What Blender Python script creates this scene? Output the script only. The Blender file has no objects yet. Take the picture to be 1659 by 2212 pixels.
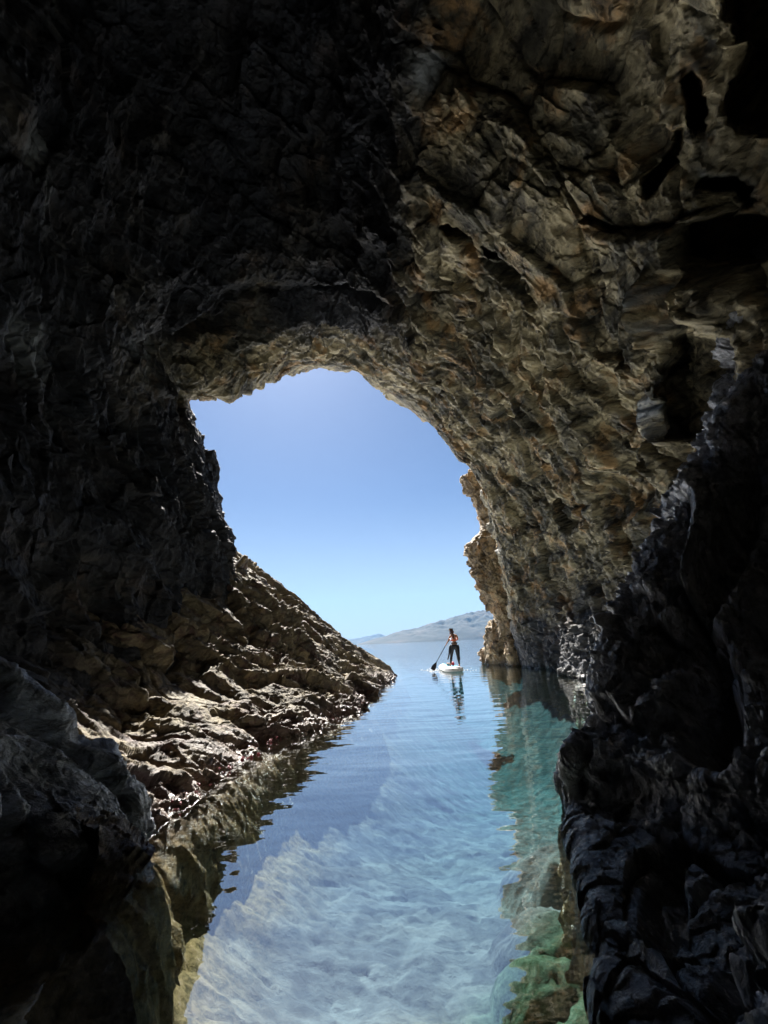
import bpy, bmesh, math, random
import numpy as np
from mathutils import Vector, Matrix

# ------------------------------------------------------------------ camera
scene = bpy.context.scene
C = scene.collection
W, H = 1659., 2212.            # the photograph's layout grid used for measuring
CAM = np.array([0, 0, 1.3]); PITCH = math.radians(16.4); ROLL = math.radians(3.02); TH = 1.15
F = np.array([0, math.cos(PITCH), math.sin(PITCH)]); U0 = np.array([0, -math.sin(PITCH), math.cos(PITCH)]); R0 = np.array([1., 0, 0])
RV = R0*math.cos(ROLL)-U0*math.sin(ROLL); UV = U0*math.cos(ROLL)+R0*math.sin(ROLL)

cam_data = bpy.data.cameras.new('camera')
cam = bpy.data.objects.new('camera', cam_data); C.objects.link(cam)
cam_data.sensor_fit = 'VERTICAL'; cam_data.sensor_height = 36; cam_data.sensor_width = 27
cam_data.lens = 18/TH; cam_data.clip_start = 0.05; cam_data.clip_end = 30000
M = Matrix(((RV[0], UV[0], -F[0]), (RV[1], UV[1], -F[1]), (RV[2], UV[2], -F[2]))).to_4x4()
M.translation = Vector(CAM); cam.matrix_world = M
scene.camera = cam

# ------------------------------------------------------------------ sky, sun, exposure
SUN_EL = math.radians(45.6); SUN_AZ = math.radians(-14.5)     # azimuth from +Y towards +X
world = bpy.data.worlds.new("World"); scene.world = world; world.use_nodes = True
nt = world.node_tree; nt.nodes.clear()
sky = nt.nodes.new('ShaderNodeTexSky'); sky.sky_type = 'NISHITA'; sky.sun_disc = False
sky.sun_elevation = SUN_EL; sky.sun_rotation = SUN_AZ
sky.air_density = 1.0; sky.dust_density = 0.8; sky.ozone_density = 2.5
bg = nt.nodes.new('ShaderNodeBackground'); bg.inputs[1].default_value = 0.06
out = nt.nodes.new('ShaderNodeOutputWorld')
tint = nt.nodes.new('ShaderNodeMix'); tint.data_type = 'RGBA'; tint.blend_type = 'MULTIPLY'; tint.inputs[0].default_value = 1; tint.inputs[7].default_value = (.200, .240, .315, 1)
nt.links.new(sky.outputs[0], tint.inputs[6]); 
gtc = nt.nodes.new('ShaderNodeTexCoord'); gsp = nt.nodes.new('ShaderNodeSeparateXYZ'); nt.links.new(gtc.outputs['Generated'], gsp.inputs[0])
gmr = nt.nodes.new('ShaderNodeMapRange'); gmr.interpolation_type = 'SMOOTHSTEP'; gmr.inputs[1].default_value = -.02; gmr.inputs[2].default_value = .34; gmr.inputs[3].default_value = .62; gmr.inputs[4].default_value = 0; nt.links.new(gsp.outputs['Z'], gmr.inputs[0])
gmx = nt.nodes.new('ShaderNodeMix'); gmx.data_type = 'RGBA'; nt.links.new(gmr.outputs[0], gmx.inputs[0]); nt.links.new(tint.outputs[2], gmx.inputs[6]); gmx.inputs[7].default_value = (2.9, 3.25, 3.6, 1); nt.links.new(gmx.outputs[2], bg.inputs[0]); nt.links.new(bg.outputs[0], out.inputs[0])
sl = bpy.data.lights.new('sun', 'SUN'); sl.energy = 5.0; sl.angle = math.radians(0.5); sl.color = (1, .955, .88)
so = bpy.data.objects.new('sun', sl); C.objects.link(so)
sd = Vector((math.sin(SUN_AZ)*math.cos(SUN_EL), math.cos(SUN_AZ)*math.cos(SUN_EL), math.sin(SUN_EL)))
so.rotation_euler = sd.to_track_quat('Z', 'Y').to_euler(); so.location = (5, 30, 60)
vs = scene.view_settings; vs.view_transform = 'Standard'; vs.look = 'None'; vs.exposure = 2.1; vs.gamma = 1
cy = scene.cycles
cy.max_bounces = 10; cy.diffuse_bounces = 6; cy.glossy_bounces = 4; cy.transparent_max_bounces = 12; cy.volume_bounces = 0
cy.use_denoising = True; cy.sample_clamp_indirect = 10; cy.caustics_reflective = True; cy.blur_glossy = 2.0; cy.caustics_refractive = False

# ------------------------------------------------------------------ measuring helpers
def ray(px, py):
    return F+(px-W/2)/(H/2)*TH*RV-(py-H/2)/(H/2)*TH*UV
def P(px, py, Y):
    d = ray(px, py); return CAM+d*(Y/d[1])
def wp(px, py, z=0.):
    d = ray(px, py); return CAM+d*((z-CAM[2])/d[2])
def project(v):
    q = v-CAM; w = q@F; w = np.where(w < .05, .05, w)
    return (q@RV)/w/TH*(H/2)+W/2, -(q@UV)/w/TH*(H/2)+H/2, (q@F)

# ------------------------------------------------------------------ numpy noise
def h32(x, y, z, s):
    h = (x.astype(np.uint32)*np.uint32(374761393)) ^ (y.astype(np.uint32)*np.uint32(668265263)) ^ (z.astype(np.uint32)*np.uint32(2246822519)) ^ np.uint32((s*3266489917) & 0xffffffff)
    h ^= h >> np.uint32(15); h *= np.uint32(2246822519); h ^= h >> np.uint32(13); h *= np.uint32(3266489917); h ^= h >> np.uint32(16)
    return h
def vec_of(h):
    return ((h & np.uint32(1023)).astype(np.float32)/511.5-1, ((h >> np.uint32(10)) & np.uint32(1023)).astype(np.float32)/511.5-1, ((h >> np.uint32(20)) & np.uint32(1023)).astype(np.float32)/511.5-1)
def perlin(p, seed=0):
    pf = np.floor(p); f = (p-pf).astype(np.float32); i = pf.astype(np.int64)
    u = f*f*f*(f*(f*6-15)+10)
    r = np.zeros(len(p), np.float32)
    for dx in (0, 1):
        wx = u[:, 0] if dx else 1-u[:, 0]
        for dy in (0, 1):
            wy = u[:, 1] if dy else 1-u[:, 1]
            for dz in (0, 1):
                wz = u[:, 2] if dz else 1-u[:, 2]
                gx, gy, gz = vec_of(h32(i[:, 0]+dx, i[:, 1]+dy, i[:, 2]+dz, seed))
                r += wx*wy*wz*(gx*(f[:, 0]-dx)+gy*(f[:, 1]-dy)+gz*(f[:, 2]-dz))
    return r*1.3
def fbm(p, octs=5, gain=.5, seed=0, ridge=False, lac=2.03):
    a = 1.; t = np.zeros(len(p), np.float32); n = 0
    for k in range(octs):
        v = perlin(p, seed+k*17)
        if ridge: v = 1-2*np.abs(v)*1.6
        t += a*v; n += a; a *= gain; p = p*lac+13.7
    return t/n
def facet(p, seed=0, tilt=.9):
    """broken-block relief: every cell is a tilted plane with its own offset"""
    base = np.floor(p-.5).astype(np.int64)
    best = np.full(len(p), 1e9, np.float32); val = np.zeros(len(p), np.float32); sec = best.copy()
    for dx in (0, 1):
        for dy in (0, 1):
            for dz in (0, 1):
                i = base[:, 0]+dx; j = base[:, 1]+dy; k = base[:, 2]+dz
                h = h32(i, j, k, seed); a, b, c = vec_of(h)
                qx = (p[:, 0]-i-.5-.42*a).astype(np.float32); qy = (p[:, 1]-j-.5-.42*b).astype(np.float32); qz = (p[:, 2]-k-.5-.42*c).astype(np.float32)
                d = qx*qx+qy*qy+qz*qz
                g1, g2, g3 = vec_of(h32(i, j, k, seed+99))
                v = tilt*(g1*qx+g2*qy+g3*qz)+.55*(a+b+c)/1.7
                m = d < best
                sec = np.where(m, best, np.minimum(sec, d)); val = np.where(m, v, val); best = np.where(m, d, best)
    return val, np.sqrt(sec)-np.sqrt(best)
def sstep(a, b, x):
    t = np.clip((x-a)/(b-a), 0, 1); return t*t*(3-2*t)
def blob(x, y, cx, cy_, rx, ry, ang=0, p=2., e0=.6, e1=1.1):
    a = math.radians(ang); dx = x-cx; dy = y-cy_
    u = (dx*math.cos(a)+dy*math.sin(a))/rx; v = (-dx*math.sin(a)+dy*math.cos(a))/ry
    return 1-sstep(e0, e1, (np.abs(u)**p+np.abs(v)**p)**(1/p))

Q = 1.
# ------------------------------------------------------------------ grids
def cr(ctrl, t):
    """Catmull-Rom along axis 0 at parameters t (in control index units)"""
    n = len(ctrl); i = np.clip(np.floor(t).astype(int), 0, n-2); f = (t-i)
    g = lambda k: ctrl[np.clip(k, 0, n-1)]
    sh = (-1,)+(1,)*(ctrl.ndim-1); f = f.reshape(sh)
    p0, p1, p2, p3 = g(i-1), g(i), g(i+1), g(i+2)
    p0 = np.where((i == 0).reshape(sh), 2*p1-p2, p0); p3 = np.where((i == n-2).reshape(sh), 2*p2-p1, p3)
    m1 = (p2-p0)*.5; m2 = (p3-p1)*.5
    return (2*f**3-3*f**2+1)*p1+(f**3-2*f**2+f)*m1+(-2*f**3+3*f**2)*p2+(f**3-f**2)*m2
def params(counts):
    t = [np.linspace(k, k+1, max(2, int(c*Q)), endpoint=False) for k, c in enumerate(counts)]
    return np.concatenate(t+[np.array([len(counts)*1.])])
def normals(G):
    du = np.gradient(G, axis=0); dv = np.gradient(G, axis=1)
    n = np.cross(du, dv); return n/np.maximum(np.linalg.norm(n, axis=-1, keepdims=True), 1e-9)
def blur(G, k):
    for _ in range(k):
        Q = G.copy(); Q[1:-1] = (G[:-2]+G[2:]+2*G[1:-1])/4; G = Q.copy(); G[:, 1:-1] = (Q[:, :-2]+Q[:, 2:]+2*Q[:, 1:-1])/4
    return G
def grid_mesh(name, G, attrs=None, flip=False, closed_v=False):
    a, b = G.shape[:2]; v = G.reshape(-1, 3).astype(np.float32)
    idx = np.arange(a*b).reshape(a, b)
    q = np.stack([idx[:-1, :-1], idx[1:, :-1], idx[1:, 1:], idx[:-1, 1:]], -1).reshape(-1, 4)
    if flip: q = q[:, ::-1]
    me = bpy.data.meshes.new(name)
    me.vertices.add(len(v)); me.vertices.foreach_set('co', v.ravel())
    me.loops.add(q.size); me.loops.foreach_set('vertex_index', q.ravel().astype(np.int32))
    me.polygons.add(len(q)); me.polygons.foreach_set('loop_start', (np.arange(len(q))*4).astype(np.int32))
    me.polygons.foreach_set('use_smooth', np.ones(len(q), bool))
    me.update(); me.validate()
    for k, arr in (attrs or {}).items():
        at = me.attributes.new(k, 'FLOAT', 'POINT'); at.data.foreach_set('value', arr.ravel().astype(np.float32))
    ob = bpy.data.objects.new(name, me); C.objects.link(ob); return ob
def tag(o, label=None, cat=None, group=None, kind=None):
    if label: o['label'] = label
    if cat: o['category'] = cat
    if group: o['group'] = group
    if kind: o['kind'] = kind
    return o

# ------------------------------------------------------------------ materials
def nodes(name):
    m = bpy.data.materials.new(name); m.use_nodes = True; t = m.node_tree; t.nodes.clear()
    o = t.nodes.new('ShaderNodeOutputMaterial')
    def N(ty, **k):
        n = t.nodes.new(ty)
        for a, b in k.items():
            if a.startswith('i_'):
                key = a[2:]; n.inputs[int(key) if key.isdigit() else key].default_value = b
            else: setattr(n, a, b)
        return n
    return m, t, o, N, t.links.new
def ramp(N, stops):
    r = N('ShaderNodeValToRGB'); e = r.color_ramp.elements
    e[0].position, e[0].color = stops[0][0], (*stops[0][1], 1)
    e[1].position, e[1].color = stops[-1][0], (*stops[-1][1], 1)
    for p, c in stops[1:-1]:
        x = e.new(p); x.color = (*c, 1)
    return r
def rock_mat(name, base, second, accent, stain, algae=((.06, .042, .018), (.36, .24, .11), (.52, .36, .22)), rough=(.55, .9), bump=.05, streak=(1, 1, 1), rot=(0, 0, 0), scale=1., accent_amt=.35, spec=.4, fine=1., toned=None, wet=True):
    """base/second = mottled main colours, accent = lichen and mineral patches, stain = dark veins"""
    m, t, o, N, L = nodes(name)
    tc = N('ShaderNodeTexCoord'); mp = N('ShaderNodeMapping'); mp.inputs['Rotation'].default_value = rot; mp.inputs['Scale'].default_value = streak
    L(tc.outputs['Object'], mp.inputs[0])
    n1 = N('ShaderNodeTexNoise'); n1.inputs['Scale'].default_value = .9*scale; n1.inputs['Detail'].default_value = 9; n1.inputs['Roughness'].default_value = .62; n1.inputs['Distortion'].default_value = .6
    n2 = N('ShaderNodeTexNoise'); n2.inputs['Scale'].default_value = 2.6*scale; n2.inputs['Detail'].default_value = 10; n2.inputs['Roughness'].default_value = .68; n2.inputs['Distortion'].default_value = .9
    n3 = N('ShaderNodeTexNoise'); n3.inputs['Scale'].default_value = 1.3*scale; n3.inputs['Detail'].default_value = 7; n3.inputs['Roughness'].default_value = .6
    n4 = N('ShaderNodeTexNoise'); n4.inputs['Scale'].default_value = 14*scale; n4.inputs['Detail'].default_value = 8; n4.inputs['Roughness'].default_value = .7
    for n in (n1, n2, n4): L(mp.outputs[0], n.inputs['Vector'])
    L(tc.outputs['Object'], n3.inputs['Vector'])
    r1 = ramp(N, [(.41, base), (.57, second)]); L(n1.outputs['Fac'], r1.inputs[0])
    def mix(fac, a, b, bt='MIX'):
        x = N('ShaderNodeMix', data_type='RGBA', blend_type=bt)
        if isinstance(fac, float): x.inputs[0].default_value = fac
        else: L(fac, x.inputs[0])
        for k, s in ((6, a), (7, b)):
            if isinstance(s, tuple): x.inputs[k].default_value = (*s, 1)
            else: L(s, x.inputs[k])
        return x.outputs[2]
    ra = ramp(N, [(.53, (0, 0, 0)), (.66, (accent_amt,)*3)]); L(n3.outputs['Fac'], ra.inputs[0])
    c = mix(ra.outputs[0], r1.outputs[0], accent)
    rs = ramp(N, [(.38, (.85,)*3), (.50, (0, 0, 0))]); L(n2.outputs['Fac'], rs.inputs[0])
    c = mix(rs.outputs[0], c, stain)
    rf = ramp(N, [(.3, (.62,)*3), (.7, (1.3,)*3)]); L(n4.outputs['Fac'], rf.inputs[0])
    c = mix(1., c, rf.outputs[0], 'MULTIPLY')
    # crack lines
    vo = N('ShaderNodeTexVoronoi', feature='DISTANCE_TO_EDGE'); vo.inputs['Scale'].default_value = 2.2*scale
    dist = mix(.22, mp.outputs[0], n2.outputs['Color']); L(dist, vo.inputs['Vector'])
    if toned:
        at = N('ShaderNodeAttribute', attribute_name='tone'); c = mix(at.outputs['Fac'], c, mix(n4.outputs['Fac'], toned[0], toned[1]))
    ap = N('ShaderNodeAttribute', attribute_name='pale')
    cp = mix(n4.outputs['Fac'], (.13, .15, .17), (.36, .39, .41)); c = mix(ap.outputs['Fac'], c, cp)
    b = N('ShaderNodeBsdfPrincipled'); L(c, b.inputs['Base Color']); b.inputs['Specular IOR Level'].default_value = spec
    rr = N('ShaderNodeMapRange'); rr.inputs[3].default_value, rr.inputs[4].default_value = rough; L(n2.outputs['Fac'], rr.inputs[0])
    if wet:   # the band at the waterline is wet
        sx = N('ShaderNodeSeparateXYZ'); L(tc.outputs['Object'], sx.inputs[0])
        wz = N('ShaderNodeMath', operation='MULTIPLY_ADD'); L(n1.outputs['Fac'], wz.inputs[0]); wz.inputs[1].default_value = -.5; L(sx.outputs['Z'], wz.inputs[2])
        mr = N('ShaderNodeMapRange'); L(wz.outputs[0], mr.inputs[0]); mr.inputs[1].default_value = -.2; mr.inputs[2].default_value = .12; mr.inputs[3].default_value = 1; mr.inputs[4].default_value = 0
        c2 = mix(mr.outputs[0], c, mix(.68, c, stain)); L(c2, b.inputs['Base Color'])
        ug = ramp(N, [(.32, algae[0]), (.52, algae[1]), (.68, algae[2])]); L(n4.outputs['Fac'], ug.inputs[0])
        mu = N('ShaderNodeMapRange'); L(sx.outputs['Z'], mu.inputs[0]); mu.inputs[1].default_value = -.04; mu.inputs[2].default_value = -.16; L(mix(mu.outputs[0], c2, ug.outputs[0]), b.inputs['Base Color'])
        rm = N('ShaderNodeMix'); L(mr.outputs[0], rm.inputs[0]); L(rr.outputs[0], rm.inputs[2]); rm.inputs[3].default_value = .25
        L(rm.outputs[0], b.inputs['Roughness'])
    else: L(rr.outputs[0], b.inputs['Roughness'])
    b1 = N('ShaderNodeBump'); b1.inputs['Distance'].default_value = bump; b1.inputs['Strength'].default_value = 1
    L(n2.outputs['Fac'], b1.inputs['Height'])
    b2 = N('ShaderNodeBump'); b2.inputs['Distance'].default_value = bump*.45*fine; L(n4.outputs['Fac'], b2.inputs['Height']); L(b1.outputs[0], b2.inputs['Normal'])
    vr = N('ShaderNodeMapRange'); vr.inputs[2].default_value = .06; L(vo.outputs[0], vr.inputs[0])
    b3 = N('ShaderNodeBump'); b3.inputs['Distance'].default_value = bump*.5; L(vr.outputs[0], b3.inputs['Height']); L(b2.outputs[0], b3.inputs['Normal'])
    L(b3.outputs[0], b.inputs['Normal']); L(b.outputs[0], o.inputs[0])
    return m
def simple(name, col, rough=.6, spec=.4, noise=.12, nscale=30, bump=0., metallic=0, sheen=0):
    m, t, o, N, L = nodes(name)
    b = N('ShaderNodeBsdfPrincipled'); b.inputs['Roughness'].default_value = rough; b.inputs['Specular IOR Level'].default_value = spec; b.inputs['Metallic'].default_value = metallic
    tc = N('ShaderNodeTexCoord'); n = N('ShaderNodeTexNoise'); n.inputs['Scale'].default_value = nscale; n.inputs['Detail'].default_value = 4; L(tc.outputs['Object'], n.inputs['Vector'])
    r = ramp(N, [(.3, tuple(x*(1-noise) for x in col)), (.7, tuple(min(1, x*(1+noise)) for x in col))]); L(n.outputs['Fac'], r.inputs[0]); L(r.outputs[0], b.inputs['Base Color'])
    if bump:
        bb = N('ShaderNodeBump'); bb.inputs['Distance'].default_value = bump; L(n.outputs['Fac'], bb.inputs['Height']); L(bb.outputs[0], b.inputs['Normal'])
    L(b.outputs[0], o.inputs[0]); return m

# ------------------------------------------------------------------ the cave
def resample(poly, n):
    """poly: list of (px,py,Y) -> n points, uniform along the picture outline"""
    a = np.array(poly, float); d = np.r_[0, np.cumsum(np.hypot(np.diff(a[:, 0]), np.diff(a[:, 1])))]
    s = np.linspace(0, d[-1], n); return np.stack([np.interp(s, d, a[:, k]) for k in range(3)], 1)
NL, NT, NR = 9, 11, 9
def ring(left, top, right, zl=-7., zr=-8.):
    """three stretches: left wall from water up to the corner, roof, right wall down to the water"""
    L_ = resample(left, NL); T_ = resample([left[-1]]+top+[right[0]], NT)[1:-1]; R_ = resample(right, NR)
    w = [P(*q) for q in np.vstack([L_, T_, R_])]
    a = w[0].copy(); b = w[-1].copy()
    a0 = a+np.array([0, 0, -2.2]); b0 = b+np.array([0, 0, -2.2])
    a1 = np.array([a[0], a[1], zl]); b1 = np.array([b[0], b[1], zr])
    return np.array([a1, a0]+w+[b0, b1])
rings = []
lip = ring([(510, 1440, 12.8), (500, 1270, 12.6), (478, 1140, 12.4), (452, 1010, 12.0), (418, 910, 11.5), (406, 862, 11.2)],
           [(455, 856, 11.2), (505, 852, 11.6), (545, 828, 12.5), (610, 800, 14.2), (680, 793, 15.4), (765, 793, 15.9), (815, 832, 16.1)],
           [(850, 852, 16.2), (885, 885, 16.3), (925, 912, 16.4), (962, 965, 16.6), (1020, 1020, 17.2), (1058, 1100, 18), (1085, 1200, 19), (1105, 1320, 20), (1125, 1440, 21)])
r1 = ring([(455, 1440, 10.4), (440, 1250, 10.4), (420, 1110, 10.2), (395, 980, 10), (365, 880, 9.7), (338, 790, 9.3)],
          [(420, 735, 9.5), (480, 705, 9.9), (560, 690, 10.4), (680, 672, 10.8), (790, 690, 11)],
          [(880, 735, 11.3), (960, 800, 11.8), (1030, 880, 12.4), (1090, 950, 13), (1135, 1030, 13.8), (1170, 1110, 14.8), (1190, 1220, 15.8), (1200, 1340, 16.6), (1205, 1450, 16.9)])
r2 = ring([(370, 1460, 8.6), (345, 1250, 8.6), (325, 1090, 8.6), (310, 930, 8.5), (300, 800, 8.3), (325, 690, 8.1)],
          [(400, 610, 8.4), (500, 585, 8.9), (610, 590, 9.4), (720, 600, 9.5), (840, 630, 9.2)],
          [(940, 660, 8.8), (1030, 730, 9), (1110, 810, 9.3), (1180, 900, 9.8), (1240, 1000, 10.4), (1280, 1100, 11), (1300, 1210, 11.7), (1305, 1340, 12.3), (1300, 1470, 12.6)])
r3 = ring([(230, 1500, 6.6), (190, 1250, 6.6), (165, 1050, 6.5), (150, 850, 6.4), (170, 650, 6.3), (230, 480, 6.2)],
          [(330, 360, 6.6), (460, 300, 7.1), (600, 290, 7.3), (740, 300, 7.0), (860, 330, 6.2)],
          [(950, 380, 6.0), (1050, 440, 6), (1170, 540, 6.2), (1270, 650, 6.5), (1350, 780, 6.9), (1400, 930, 7.3), (1430, 1080, 7.6), (1440, 1300, 7.9), (1430, 1520, 8)])
r4 = ring([(-40, 1600, 4.6), (-100, 1250, 4.6), (-110, 1000, 4.5), (-110, 720, 4.4), (-70, 440, 4.4), (20, 200, 4.4)],
          [(160, 40, 4.8), (370, -30, 5.2), (580, -50, 5.3), (740, -40, 5.0), (860, -10, 4.3)],
          [(980, 0, 4.1), (1160, 80, 4.1), (1320, 200, 4.2), (1460, 370, 4.4), (1560, 580, 4.7), (1620, 830, 5.0), (1660, 1080, 5.3), (1680, 1300, 5.5), (1680, 1600, 5.6)])
def wring(Y, sx, sz, zc, xc=0):
    """a ring beyond the frame, from the shape of r4"""
    q = r4.copy(); c = np.array([xc, 0, zc]); q[:, 0] = xc+(r4[:, 0]-r4[:, 0].mean())*sx
    q[:, 2] = np.where(r4[:, 2] > 0, r4[:, 2]*sz, r4[:, 2]); q[:, 1] = Y+(r4[:, 1]-4.6)*.4
    return q
r5 = wring(2.2, 1.0, .98, 1.5, r4[:, 0].mean()); r6 = wring(-1.5, .95, .85, 1.5, .2); r7 = wring(-5, .7, .6, 1.5, .2); r8 = wring(-7, .05, .05, 1.5, .2)
# outside: the cliff the mouth opens in
mc = np.array([-1.2, 15, 1.])
def outer(s, dy, up=0):
    q = lip.copy(); d = lip-mc; d[:, 1] = 0; n = d/np.maximum(np.linalg.norm(d, axis=1, keepdims=True), .1)
    q = lip+n*s; q[:, 1] += dy; q[:, 2] += up*np.clip(n[:, 2], 0, 1); return q
e1 = outer(.7, .35); e2 = outer(4, .6); e3 = outer(14, -1.5); e4 = outer(22, -6); e5 = outer(22, -26); e6 = outer(1, -30)
ctrl = np.stack([e6, e5, e4, e3, e2, e1, lip, r1, r2, r3, r4, r5, r6, r7, r8])
rows = params([3, 4, 6, 14, 30, 16, 130, 130, 190, 220, 90, 40, 16, 10])
S = ctrl.shape[1]; seg = []
for k in range(S-1): seg.append(10 if k in (0, S-2) else 34 if k in (1, S-3) else 52)
cols = params(seg)
G = cr(ctrl, rows); G = cr(np.swapaxes(G, 0, 1), cols); G = np.swapaxes(G, 0, 1)
Nn = normals(G)
ctr = np.array([-.5, 0, 3.]); d = G-ctr; d[..., 1] = 0
ii = int(np.argmin(abs(rows-9)))
if (Nn[ii]*d[ii]).sum() < 0: Nn = -Nn          # Nn now points into the rock
Nn = blur(Nn, 12); Nn /= np.linalg.norm(Nn, axis=-1, keepdims=True)
pts = G.reshape(-1, 3)
px, py, dep = project(pts)
# strata run down to the right and slightly away
def aniso(p, ax, k, s):
    ax = np.array(ax, float); ax /= np.linalg.norm(ax); al = (p@ax)[:, None]*ax; return (al*k+(p-al))*s
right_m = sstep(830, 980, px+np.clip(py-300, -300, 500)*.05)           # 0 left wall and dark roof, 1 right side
inside = sstep(5.6, 6.6, np.repeat(rows, G.shape[1]))
st = aniso(pts, (1, .4, -.55), .45, 1.)
sl_ = aniso(pts, (.15, 0, 1), .3, 1.)
big = fbm(pts*.28, 3, seed=3)*1.1
f1, e1_ = facet(st*.95+fbm(pts*1.1, 3, seed=9)[:, None]*.15, 11)
f2, e2_ = facet(st*2.6+fbm(pts*3, 2, seed=29)[:, None]*.15, 12)
f3, e3_ = facet(st*7+fbm(pts*6, 2, seed=39)[:, None]*.2, 13)
f0, e0_ = facet(st*.42+fbm(pts*.8, 3, seed=19)[:, None]*.15, 14)
rd = fbm(st*1.6, 6, .55, seed=5, ridge=True)
rl = fbm(sl_*1.1, 6, .5, seed=6, ridge=True)
smooth_z = blob(px, py, 1230, 520, 330, 170, 15, e0=.3, e1=1.3)+blob(px, py, 1160, 60, 330, 180, 0, e0=.3, e1=1.3)
rough_amt = 1-.6*np.clip(smooth_z, 0, 1)
disp_r = .26*f0+.13*(1-sstep(0, .05, e0_))+.06*(1-sstep(0, .06, e1_))+.18*f1+.11*f2*rough_amt+.04*f3*rough_amt-.15*rd*rough_amt
disp_l = .14*f1+.07*f2+.02*f3-.26*rl
disp = big*.55+disp_r*right_m+disp_l*(1-right_m)
scale_d = .55+.45*np.clip(dep/9, .6, 1.3)
lipk = 1-.65*np.exp(-((np.repeat(rows, G.shape[1])-6)/.35)**2)
disp = (disp*scale_d*lipk)
# large forms seen in the roof and walls (outward = into the rock)
A = np.zeros(len(pts), np.float32); D = A.copy()
wob = 13*fbm(pts*1.3, 5, .6, seed=77)
def add(cx, cy_, rx, ry, ang, amp, p=2., e0=.6, e1=1.1, deep=False):
    global A, D
    k = amp*blob(px+wob*2, py-wob*2, cx, cy_, rx, ry, ang, p, e0, e1)
    if deep: D = np.maximum(D, k)          # square-cut hollows running straight back
    else: A += k
add(1560, 520, 85, 55, 0, 1.2, 6, .84, 1.0, True)          # square hollow
add(1530, 830, 75, 125, 2, 1.1, 6, .84, 1.0, True)
add(1095, 575, 75, 13, 42, .9, 2, .6, 1., True)
add(985, 505, 40, 12, 40, .7, 2, .6, 1., True)
add(1452, 660, 20, 110, -6, -.55, 2, .3, 1.1)
add(1466, 900, 12, 90, 0, -.45, 2, .3, 1.1)
add(1555, 640, 60, 60, 0, -.35, 3, .5, 1.1)         # tall square hollow
add(1475, 690, 30, 120, -4, .5, 3, .6, 1.)
add(1505, 215, 20, 75, -6, .9, 2, .7, 1., True)
add(1450, 345, 22, 85, 24, .9, 2, .7, 1., True)
add(1490, 640, 14, 330, -3, .5, 2, .6, 1.)
add(1535, 640, 10, 120, 2, .5, 2, .6, 1.)
add(1565, 415, 60, 24, 35, .7, 2, .6, 1., True)
add(1690, 130, 125, 190, 3, 1.5, 6, .86, 1., True)        # dark recess at the top corner
add(1100, 610, 95, 20, 40, .5, 2, .5, 1.)
add(1000, 520, 60, 16, 48, .4, 2, .5, 1.)
add(790, 642, 130, 20, 8, 1.0, 2, .5, 1.)
add(890, 700, 85, 16, 30, .8, 2, .5, 1.)
add(480, 690, 160, 26, -12, .5, 2, .3, 1.1)
add(1330, 1060, 60, 90, 30, .5, 2, .4, 1.1)
add(1400, 1150, 50, 110, 10, .8, 2, .4, 1.1)
add(640, 640, 190, 30, 0, .35, 2, .3, 1.2)
for k in range(7):                                   # fluted left wall
    add(40+k*62, 760+k*52, 12, 200, -14-k*1.5, .34 if k % 2 else .22, 2, .2, 1.2)
A -= .3*blob(px, py, 330, 1130, 60, 120, -25, e0=.3, e1=1.1)+.3*blob(px, py, 240, 1180, 60, 110, -30, e0=.3, e1=1.1)
disp = disp+A*inside
G2 = G+Nn*disp.reshape(G.shape[:2])[..., None]
rd_ = G2-CAM; rd_ /= np.maximum(np.linalg.norm(rd_, axis=-1, keepdims=True), .1)
G2 = G2+rd_*(D*inside*(dep > 1)).reshape(G.shape[:2])[..., None]
tone = (1-right_m)*sstep(0, 1, .95+.7*fbm(pts*.5, 4, seed=41))*.97  # shade of the left wall and roof, put into the rock colour
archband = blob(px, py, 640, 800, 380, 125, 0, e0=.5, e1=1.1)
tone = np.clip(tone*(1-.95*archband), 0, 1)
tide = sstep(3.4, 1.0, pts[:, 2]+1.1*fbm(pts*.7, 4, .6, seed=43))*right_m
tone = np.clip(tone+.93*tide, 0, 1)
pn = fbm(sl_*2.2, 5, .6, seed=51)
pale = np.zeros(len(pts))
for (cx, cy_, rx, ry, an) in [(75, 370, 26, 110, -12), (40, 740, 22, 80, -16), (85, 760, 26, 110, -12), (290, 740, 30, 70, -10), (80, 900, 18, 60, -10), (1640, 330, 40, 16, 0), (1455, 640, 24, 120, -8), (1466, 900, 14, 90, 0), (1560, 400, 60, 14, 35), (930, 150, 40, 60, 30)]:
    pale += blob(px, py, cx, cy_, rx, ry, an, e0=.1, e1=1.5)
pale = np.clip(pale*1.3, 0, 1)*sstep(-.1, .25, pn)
m_cave = rock_mat('cave_rock', (.45, .39, .25), (.10, .095, .07), (.52, .31, .13), (.022, .02, .018), rot=(0, .5, 0), streak=(.6, .8, 1.3), bump=.09, accent_amt=.75, toned=((.006, .007, .011), (.044, .052, .075)))  # toned carries the left side's shade and blue sheen, also the tide band
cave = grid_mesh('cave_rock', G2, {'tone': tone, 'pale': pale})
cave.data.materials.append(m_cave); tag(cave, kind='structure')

# ------------------------------------------------------------------ sheets of rock
def sheet(ctrl, rc, cc):
    ctrl = np.array(ctrl, float); g = cr(ctrl, params(rc)); g = cr(np.swapaxes(g, 0, 1), params(cc)); return np.swapaxes(g, 0, 1)
def outward(g, n, towards):
    m = g.shape[0]//2, g.shape[1]//2
    return n if ((np.array(towards)-g[m])*n[m]).sum() > 0 else -n

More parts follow.
